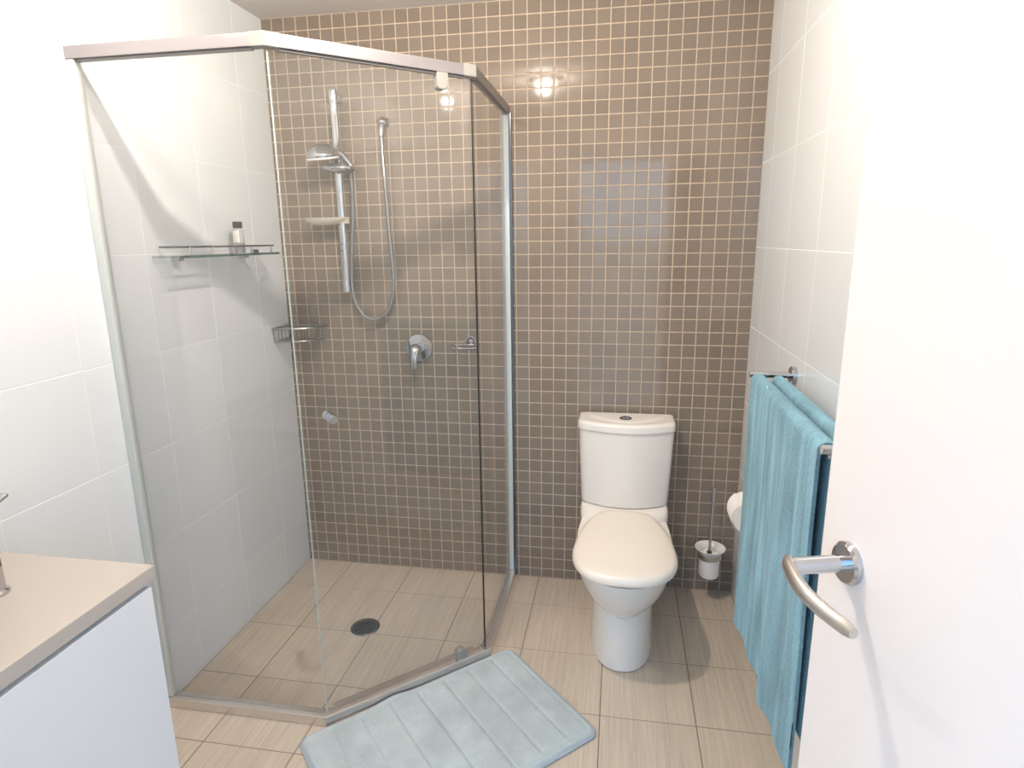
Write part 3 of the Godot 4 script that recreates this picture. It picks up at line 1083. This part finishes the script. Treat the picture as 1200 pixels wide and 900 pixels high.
func toilet_accessories() -> void:
	var c := Vector3(0.74, 0.0, 0.085)
	var o := thing("toilet_brush_holder", "white glass toilet brush cup in chrome ring on mosaic wall", "brush holder", Vector3(c.x, 0.112, 0.0))
	var s := Shape.new()
	s.at = Transform3D(Basis.IDENTITY, c)
	s.lathe([[0.0, 0.112], [0.030, 0.1125], [0.0365, 0.116], [0.0395, 0.124], [0.0400, 0.20], [0.0405, 0.214], [0.046, 0.226], [0.0575, 0.2355], [0.0595, 0.2385], [0.0585, 0.2405], [0.050, 0.2365], [0.040, 0.226], [0.036, 0.214], [0.0355, 0.128], [0.0, 0.122]], 44, false, false)
	part(o, "cup", s, M.frosted)
	s = Shape.new()
	s.at = Transform3D(Basis.IDENTITY, c)
	s.lathe([[0.0412, 0.196], [0.0445, 0.196], [0.0455, 0.198], [0.0455, 0.216], [0.0445, 0.218], [0.0412, 0.218], [0.0412, 0.196]], 44, false, false)
	part(o, "ring", s, M.satin)
	s = Shape.new()
	s.bar(Vector3(c.x, 0.207, 0.0), Vector3(c.x, 0.207, c.z - 0.042), 0.014, 0.014, 0.002)
	s.at = Transform3D(Basis(Vector3.RIGHT, Vector3.BACK, Vector3.DOWN), Vector3(c.x, 0.207, 0.0))
	s.lathe([[0.0, 0.0], [0.022, 0.0], [0.022, 0.005], [0.019, 0.008], [0.0, 0.008]], 28, false, false)
	part(o, "wall_mount", s, M.chrome)
	# the brush stands in the cup
	o = thing("toilet_brush", "toilet brush with slim chrome handle standing in the white cup", "toilet brush", Vector3(c.x, 0.13, c.z))
	var foot := Vector3(c.x - 0.002, 0.206, c.z)
	var tip := Vector3(c.x + 0.003, 0.486, c.z - 0.018)
	s = Shape.new()
	s.tube(PackedVector3Array([foot.lerp(tip, 0.06), foot.lerp(tip, 0.07), foot.lerp(tip, 0.99), tip]), [0.005, 0.0058, 0.0058, 0.0045], 14)
	part(o, "handle", s, M.chrome)
	s = Shape.new()
	s.tube(PackedVector3Array([foot, foot.lerp(tip, 0.02), foot.lerp(tip, 0.055), foot.lerp(tip, 0.065)]), [0.0085, 0.0095, 0.0095, 0.007], 14)
	part(o, "collar", s, M.plastic_dark, "black collar")
	s = Shape.new()
	s.at = Transform3D(Basis.IDENTITY, Vector3(c.x, 0, c.z))
	s.lathe([[0.0, 0.2085], [0.034, 0.2085], [0.0352, 0.2105], [0.0345, 0.2135], [0.030, 0.2125], [0.012, 0.2115], [0.0, 0.2115]], 36, false, false)
	part(o, "lid", s, M.frosted, "white lid disc")
	s = Shape.new()
	s.at = Transform3D(Basis.IDENTITY, Vector3(c.x, 0, c.z))
	s.lathe([[0.0, 0.128], [0.020, 0.130], [0.028, 0.14], [0.028, 0.17], [0.022, 0.182], [0.0, 0.188]], 24, false, false)
	part(o, "bristle_head", s, M.label_white)
	# paper roll on the right wall
	var rc := Vector3(0.793, 0.557, 0.45)
	o = thing("toilet_roll_holder", "chrome toilet roll holder on white wall behind the towels", "roll holder", Vector3(WALL_RIGHT, 0.57, 0.45))
	s = Shape.new()
	s.tube(smooth_path([Vector3(WALL_RIGHT - 0.006, 0.569, 0.562), Vector3(0.805, 0.569, 0.562), Vector3(0.794, 0.569, 0.555), Vector3(0.793, 0.569, 0.54), Vector3(0.793, 0.569, 0.39)], 5), 0.006, 12)
	part(o, "arm", s, M.chrome)
	s = Shape.new()
	s.at = Transform3D(Basis(Vector3.BACK, Vector3.LEFT, Vector3.UP), Vector3(WALL_RIGHT, 0.569, 0.562))
	s.lathe([[0.0, 0.0], [0.022, 0.0], [0.022, 0.005], [0.018, 0.009], [0.0, 0.009]], 24, false, false)
	part(o, "flange", s, M.chrome)
	o = thing("toilet_roll", "white toilet paper roll on the wall, half hidden by blue towel", "toilet roll", rc)
	s = Shape.new()
	s.at = Transform3D(Basis(Vector3.RIGHT, Vector3.BACK, Vector3.DOWN), rc)
	s.lathe([[0.019, -0.05], [0.0545, -0.05], [0.056, -0.048], [0.056, 0.048], [0.0545, 0.05], [0.019, 0.05], [0.019, -0.05]], 44, false, false)
	part(o, "paper", s, M.paper)
	s = Shape.new()
	s.at = Transform3D(Basis(Vector3.RIGHT, Vector3.BACK, Vector3.DOWN), rc)
	s.lathe([[0.0175, -0.0495], [0.0192, -0.0495], [0.0192, 0.0495], [0.0175, 0.0495], [0.0175, -0.0495]], 28, false, false)
	part(o, "core", s, mat(Color("b79f80"), 0.9), "brown cardboard core")
	s = Shape.new()
	var rings := []
	for k in 15:
		var a := lerpf(2.2, 3.9, k / 14.0)
		var r := 0.0575 + 0.004 * maxf(0.0, (a - 3.2))
		var p := rc + Vector3(cos(a) * r, sin(a) * r, 0)
		var q := rc + Vector3(cos(a) * (r + 0.0008), sin(a) * (r + 0.0008), 0)
		rings.append(PackedVector3Array([p + Vector3(0, 0, -0.049), q + Vector3(0, 0, -0.049), q + Vector3(0, 0, 0.049), p + Vector3(0, 0, 0.049)]))
	s.loft(rings)
	part(o, "loose_sheet", s, M.paper)


# ---------------------------------------------------------------- towels
func towel_rail() -> void:
	var o := thing("towel_rail", "double chrome towel rail on white tiled wall holding two blue towels", "towel rail", Vector3(WALL_RIGHT, 1.067, 0.98))
	var s: Shape
	for z in [0.651, 1.31]:
		s = Shape.new()
		s.tube(PackedVector3Array([Vector3(WALL_RIGHT - 0.004, 1.067, z), Vector3(0.727, 1.067, z), Vector3(0.7255, 1.067, z)]), [0.0095, 0.0095, 0.0085], 20)
		part(o, "arm", s, M.chrome)
		s = Shape.new()
		s.at = Transform3D(Basis(Vector3.BACK, Vector3.LEFT, Vector3.UP), Vector3(WALL_RIGHT, 1.067, z))
		s.lathe([[0.0, 0.0], [0.025, 0.0], [0.025, 0.012], [0.023, 0.014], [0.0, 0.014]], 32, false, false)
		part(o, "flange", s, M.chrome)
	for x in [0.744, 0.795]:
		s = Shape.new()
		s.tube(PackedVector3Array([Vector3(x, 1.056, 0.651), Vector3(x, 1.056, 1.31)]), 0.0065, 16)
		part(o, "rail_bar", s, M.chrome)


func towel(x: float, z0: float, z1: float, front: float, rear: float, thick: float, gap: float, label: String, sd: float, sway: float) -> void:
	var half := gap / 2.0 + thick / 2.0
	var y := 1.056
	# the middle line of the cloth: up the front, over the bar, down the rear
	var line := []
	for k in 35:
		line.append([Vector2(-half, lerpf(front, y, k / 35.0)), 1.0 - k / 35.0])
	for k in 13:
		var a := PI - PI * k / 12.0
		line.append([Vector2(cos(a) * half, y + sin(a) * half), 0.0])
	for k in 20:
		line.append([Vector2(half, lerpf(y, rear, (k + 1) / 20.0)), (k + 1) / 20.0])
	var nz := 64
	var rings := []
	for i in nz + 1:
		var z := lerpf(z0, z1, i / float(nz))
		var outer := PackedVector3Array()
		var inner := PackedVector3Array()
		for k in line.size():
			var p: Vector2 = line[k][0]
			var a: Vector2 = line[maxi(k - 1, 0)][0]
			var b: Vector2 = line[mini(k + 1, line.size() - 1)][0]
			var d := (b - a).normalized()
			var nrm := Vector2(-d.y, d.x)
			var f: float = line[k][1]
			var wave := 0.0
			if p.x < 0:
				wave = f * (0.0075 * sin(z * 21.0 + sd) + 0.004 * sin(z * 43.0 + sd * 2.0 + f * 2.0) + 0.003 * sin(z * 9.0 + f * 4.0)) - 0.004 * f
				wave *= sway
			else:
				wave = f * 0.0015 * sin(z * 19.0 + sd)
			var th := thick / 2.0
			var close := minf(i, nz - i)
			if close < 2:
				th *= 0.6 if close == 0 else 0.9
			var hem := 0.022 * (1.0 - i / float(nz)) * f if p.x < 0 else 0.0
			if k < 3:
				hem += 0.006 * sin(z * 17.0 + sd) + 0.004 * sin(z * 39.0)
			var c := Vector3(x + p.x + wave, p.y + hem, z)
			outer.append(c + Vector3(nrm.x, nrm.y, 0) * th)
			inner.append(c - Vector3(nrm.x, nrm.y, 0) * th)
		inner.reverse()
		outer.append_array(inner)
		rings.append(outer)
	var s := Shape.new()
	for i in nz:
		var r0: PackedVector3Array = rings[i]
		var r1: PackedVector3Array = rings[i + 1]
		for k in r0.size():
			var j := (k + 1) % r0.size()
			s.quad(r0[k], r0[j], r1[j], r1[k])
	# close both side edges along the cloth
	var n: int = rings[0].size()
	for e in [0, nz]:
		var r: PackedVector3Array = rings[e]
		for k in n / 2 - 1:
			if e == 0:
				s.quad(r[k], r[n - 1 - k], r[n - 2 - k], r[k + 1])
			else:
				s.quad(r[k], r[k + 1], r[n - 2 - k], r[n - 1 - k])
	var o := thing("towel", label, "towel", Vector3(x, front, (z0 + z1) / 2.0), "blue bath towels on the double rail")
	part(o, "cloth", s, M.towel, "", 70.0)
	# the flat woven band above the front hem
	s = Shape.new()
	var band := []
	for i in nz + 1:
		var r: PackedVector3Array = rings[i]
		var q := PackedVector3Array()
		for k in [3, 4, 5, 6]:
			q.append(r[k] + Vector3(-0.0006, 0, 0))
		for k in [6, 5, 4, 3]:
			q.append(r[k] + Vector3(0.002, 0, 0))
		band.append(q)
	s.loft(band)
	part(o, "woven_band", s, M.towel, "", 70.0)


# ---------------------------------------------------------------- bath mat
func bath_mat() -> void:
	var a := Vector3(-0.541, 0, 1.041)
	var b := Vector3(0.0045, 0, 0.522)
	var c := Vector3(0.344, 0, 0.870)
	var u := (b - a).normalized()
	var lu := a.distance_to(b)
	var w := c - b
	w = (w - u * u.dot(w))
	var lv := w.length()
	var v := w.normalized()
	var mid := a + u * lu / 2.0 + v * (lv / 2.0 - 0.011)
	var o := thing("bath_mat", "pale blue plush bath mat with stitched channels in front of the shower", "bath mat", Vector3(mid.x, 0, mid.z))
	var nu := 150
	var nv := 96
	var r := 0.035
	var place := func(s: float, t: float) -> Vector2:
		var x := (s - 0.5) * lu
		var z := (t - 0.5) * lv
		var ex := absf(x) - (lu / 2.0 - r)
		var ez := absf(z) - (lv / 2.0 - r)
		if ex > 0 and ez > 0:
			var m := maxf(ex, ez)
			var l := sqrt(ex * ex + ez * ez)
			x = signf(x) * (lu / 2.0 - r + ex / l * m)
			z = signf(z) * (lv / 2.0 - r + ez / l * m)
		return Vector2(x, z)
	var noise := FastNoiseLite.new()
	noise.seed = 5
	noise.frequency = 9.0
	var grid := []
	for j in nv + 1:
		var row := PackedVector3Array()
		for i in nu + 1:
			# finer steps at the border
			var s := i / float(nu)
			var t := j / float(nv)
			var p: Vector2 = place.call(s, t)
			var edge := minf(minf(s, 1.0 - s) * lu, minf(t, 1.0 - t) * lv)
			var h := 0.016 * (1.0 - pow(1.0 - clampf(edge / 0.016, 0.0, 1.0), 2.5)) + 0.001
			# stitched channels across the short side, stopping short of the seam
			var g := fposmod(s * 8.0 + 0.5, 1.0) - 0.5
			var d := absf(g) * lu / 8.0
			var inside := smoothstep(0.02, 0.04, edge)
			h -= 0.0062 * inside * exp(-pow(d / 0.004, 2))
			# the seam that runs round just inside the edge
			h -= 0.003 * exp(-pow((edge - 0.022) / 0.004, 2))
			h += 0.0012 * inside * noise.get_noise_2d(p.x, p.y)
			# the edge by the sill rides up in two places
			var wave := 0.010 * exp(-pow((s - 0.40) / 0.07, 2)) * exp(-t * 9.0)
			row.append(mid + u * p.x + v * p.y + Vector3(0, h + wave, 0))
		grid.append(row)
	var s2 := Shape.new()
	for j in nv:
		for i in nu:
			s2.quad(grid[j][i], grid[j][i + 1], grid[j + 1][i + 1], grid[j + 1][i])
	# skirt and underside
	var rim := PackedVector3Array()
	for i in nu:
		rim.append(grid[0][i])
	for j in nv:
		rim.append(grid[j][nu])
	for i in nu:
		rim.append(grid[nv][nu - i])
	for j in nv:
		rim.append(grid[nv - j][0])
	var under := PackedVector3Array()
	for q in rim:
		under.append(Vector3(q.x, maxf(0.0006, q.y - 0.001), q.z))
	for i in rim.size():
		var j := (i + 1) % rim.size()
		s2.quad(rim[i], under[i], under[j], rim[j])
	s2.fan(under, false)
	part(o, "pad", s2, M.mat, "", 75.0)
	s2 = Shape.new()
	var binding := PackedVector3Array()
	for i in range(0, rim.size(), 2):
		binding.append(Vector3(rim[i].x, rim[i].y + 0.003, rim[i].z))
	s2.tube(binding, 0.0038, 8, false, true)
	part(o, "edge_binding", s2, M.mat_edge, "grey-blue corded edge binding", 75.0)


# ---------------------------------------------------------------- behind the glass reflection
func vanity() -> void:
	var z0 := 1.42
	var z1 := 2.40
	var x1 := -0.62
	var o := thing("vanity_cabinet", "white bathroom vanity cabinet with two doors and stone top on left wall", "vanity", Vector3(-0.83, 0, 1.9))
	var s := Shape.new()
	s.box(Vector3((WALL_LEFT + x1) / 2.0 + 0.001, 0.42, (z0 + z1) / 2.0), Vector3(x1 - WALL_LEFT - 0.004, 0.66, z1 - z0), 0.002)
	s.box(Vector3((WALL_LEFT + x1) / 2.0 - 0.02, 0.046, (z0 + z1) / 2.0), Vector3(x1 - WALL_LEFT - 0.06, 0.09, z1 - z0 - 0.04), 0.002)
	part(o, "cabinet_body", s, M.cabinet)
	for k in 2:
		var zc := lerpf(z0, z1, 0.25 + 0.5 * k)
		s = Shape.new()
		s.box(Vector3(x1 + 0.008, 0.42, zc), Vector3(0.016, 0.64, (z1 - z0) / 2.0 - 0.006), 0.002)
		var d := part(o, "cabinet_door", s, M.cabinet)
		s = Shape.new()
		s.tube(PackedVector3Array([Vector3(x1 + 0.03, 0.56, zc + (0.19 if k == 0 else -0.19)), Vector3(x1 + 0.03, 0.68, zc + (0.19 if k == 0 else -0.19))]), 0.005, 10)
		for y in [0.57, 0.67]:
			s.tube(PackedVector3Array([Vector3(x1 + 0.014, y, zc + (0.19 if k == 0 else -0.19)), Vector3(x1 + 0.03, y, zc + (0.19 if k == 0 else -0.19))]), 0.004, 10)
		part(d, "door_pull", s, M.chrome)
	s = Shape.new()
	s.box(Vector3((WALL_LEFT + x1) / 2.0 + 0.01, 0.7675, (z0 + z1) / 2.0), Vector3(x1 - WALL_LEFT + 0.018, 0.033, z1 - z0 + 0.02), 0.003)
	s.box(Vector3(WALL_LEFT + 0.009, 0.834, (z0 + z1) / 2.0), Vector3(0.016, 0.1, z1 - z0 + 0.02), 0.003)
	part(o, "stone_top", s, M.counter, "grey stone top with upstand")
	# basin
	var c := Vector3(-0.83, 0.785, 1.86)
	o = thing("wash_basin", "white oval wash basin sitting on the grey vanity top", "basin", c)
	s = Shape.new()
	s.at = Transform3D(Basis.IDENTITY, c)
	s.lathe([[0.0, 0.0], [0.10, 0.0], [0.13, 0.01], [0.16, 0.05], [0.175, 0.095], [0.172, 0.098], [0.166, 0.095], [0.15, 0.055], [0.12, 0.02], [0.0, 0.012]], 48, false, false, 1.0, 1.25)
	part(o, "bowl", s, M.ceramic)
	s = Shape.new()
	s.at = Transform3D(Basis.IDENTITY, c + Vector3(0, 0.013, 0))
	s.lathe([[0.0, 0.0], [0.022, 0.0], [0.022, 0.003], [0.0, 0.004]], 20, false, false)
	part(o, "waste", s, M.chrome)
	o = thing("basin_tap", "chrome basin tap on vanity top beside the basin", "tap", Vector3(-0.83, 0.784, 1.56))
	s = Shape.new()
	s.at = Transform3D(Basis.IDENTITY, Vector3(-0.83, 0.784, 1.56))
	s.lathe([[0.0, 0.0], [0.026, 0.0], [0.026, 0.006], [0.02, 0.01], [0.02, 0.15], [0.0, 0.156]], 24, false, false)
	part(o, "body", s, M.chrome)
	s = Shape.new()
	s.tube(smooth_path([Vector3(-0.83, 0.90, 1.565), Vector3(-0.83, 0.925, 1.61), Vector3(-0.83, 0.925, 1.68), Vector3(-0.83, 0.905, 1.71)], 6), 0.012, 14)
	part(o, "spout", s, M.chrome)
	s = Shape.new()
	s.bar(Vector3(-0.83, 0.948, 1.56), Vector3(-0.83, 0.968, 1.50), 0.016, 0.008, 0.003)
	part(o, "lever", s, M.chrome)


func ceiling_lamp(c: Vector3, energy: float, label: String) -> void:
	var o := thing("ceiling_light", label, "ceiling light", c, "small ceiling lights")
	var s := Shape.new()
	s.at = Transform3D(Basis.IDENTITY, c)
	s.lathe([[0.0, 0.0], [0.066, 0.0], [0.066, -0.012], [0.062, -0.018], [0.056, -0.016], [0.040, -0.006], [0.0, -0.005]], 48, false, false)
	part(o, "reflector_ring", s, M.satin)
	s = Shape.new()
	s.at = Transform3D(Basis.IDENTITY, c)
	s.lathe([[0.0, -0.004], [0.014, -0.005], [0.016, -0.012], [0.026, -0.026], [0.030, -0.040], [0.026, -0.055], [0.014, -0.066], [0.0, -0.069]], 28, false, false)
	part(o, "lamp_bulb", s, M.bulb)
	var l := OmniLight3D.new()
	l.name = "bulb_light"
	l.position = Vector3(0, -0.04, 0)
	l.light_energy = energy
	l.light_color = Color("fff3e6")
	l.light_size = 0.014
	l.omni_range = 8.0
	l.omni_attenuation = 2.0
	l.shadow_enabled = true
	o.add_child(l, true)


func _ready() -> void:
	rng.seed = 11
	# camera
	var cam := Camera3D.new()
	cam.name = "camera"
	cam.position = Vector3(0.357, 1.4444, 2.4654)
	cam.rotation = Vector3(-0.2264, 0.1721, -0.0121)
	cam.fov = rad_to_deg(2.0 * atan(450.0 / 729.93))
	cam.near = 0.02
	cam.far = 60.0
	add_child(cam)
	# daylight that enters through the doorway behind the camera
	var world := WorldEnvironment.new()
	world.name = "environment"
	var env := Environment.new()
	var sky := Sky.new()
	var sm := ProceduralSkyMaterial.new()
	sm.sky_top_color = Color(0.55, 0.74, 0.95)
	sm.sky_horizon_color = Color(0.71, 0.85, 0.97)
	sm.ground_horizon_color = Color(0.62, 0.70, 0.75)
	sm.ground_bottom_color = Color(0.55, 0.61, 0.65)
	sm.sky_energy_multiplier = 1.0
	sm.ground_energy_multiplier = 1.0
	sky.sky_material = sm
	env.background_mode = Environment.BG_SKY
	env.sky = sky
	env.background_energy_multiplier = 3.7
	env.tonemap_mode = Environment.TONE_MAPPER_LINEAR
	env.tonemap_exposure = 1.06
	env.sdfgi_enabled = true
	env.ssao_enabled = true
	env.ssil_enabled = true
	world.environment = env
	add_child(world)
	materials()
	ceiling_lamp(Vector3(-0.07, CEIL, 1.15), 1.1, "small round ceiling light with single bulb nearer the toilet")
	ceiling_lamp(Vector3(-0.68, CEIL, 1.36), 0.34, "small round ceiling light with single bulb nearer the vanity")
	room()
	door_leaf()
	shower_screen()
	toilet()
	bath_mat()
	towel_rail()
	towel(0.795, 0.685, 1.24, 0.46, 0.50, 0.010, 0.016, "blue bath towel on the rail bar nearest the wall", 1.3, 0.25)
	towel(0.744, 0.668, 1.285, 0.338, 0.42, 0.012, 0.016, "long blue bath towel on the outer rail bar", 0.4, 1.0)
	vanity()
	shower_fittings()
	glass_shelf()
	floor_drain()
	toilet_accessories()
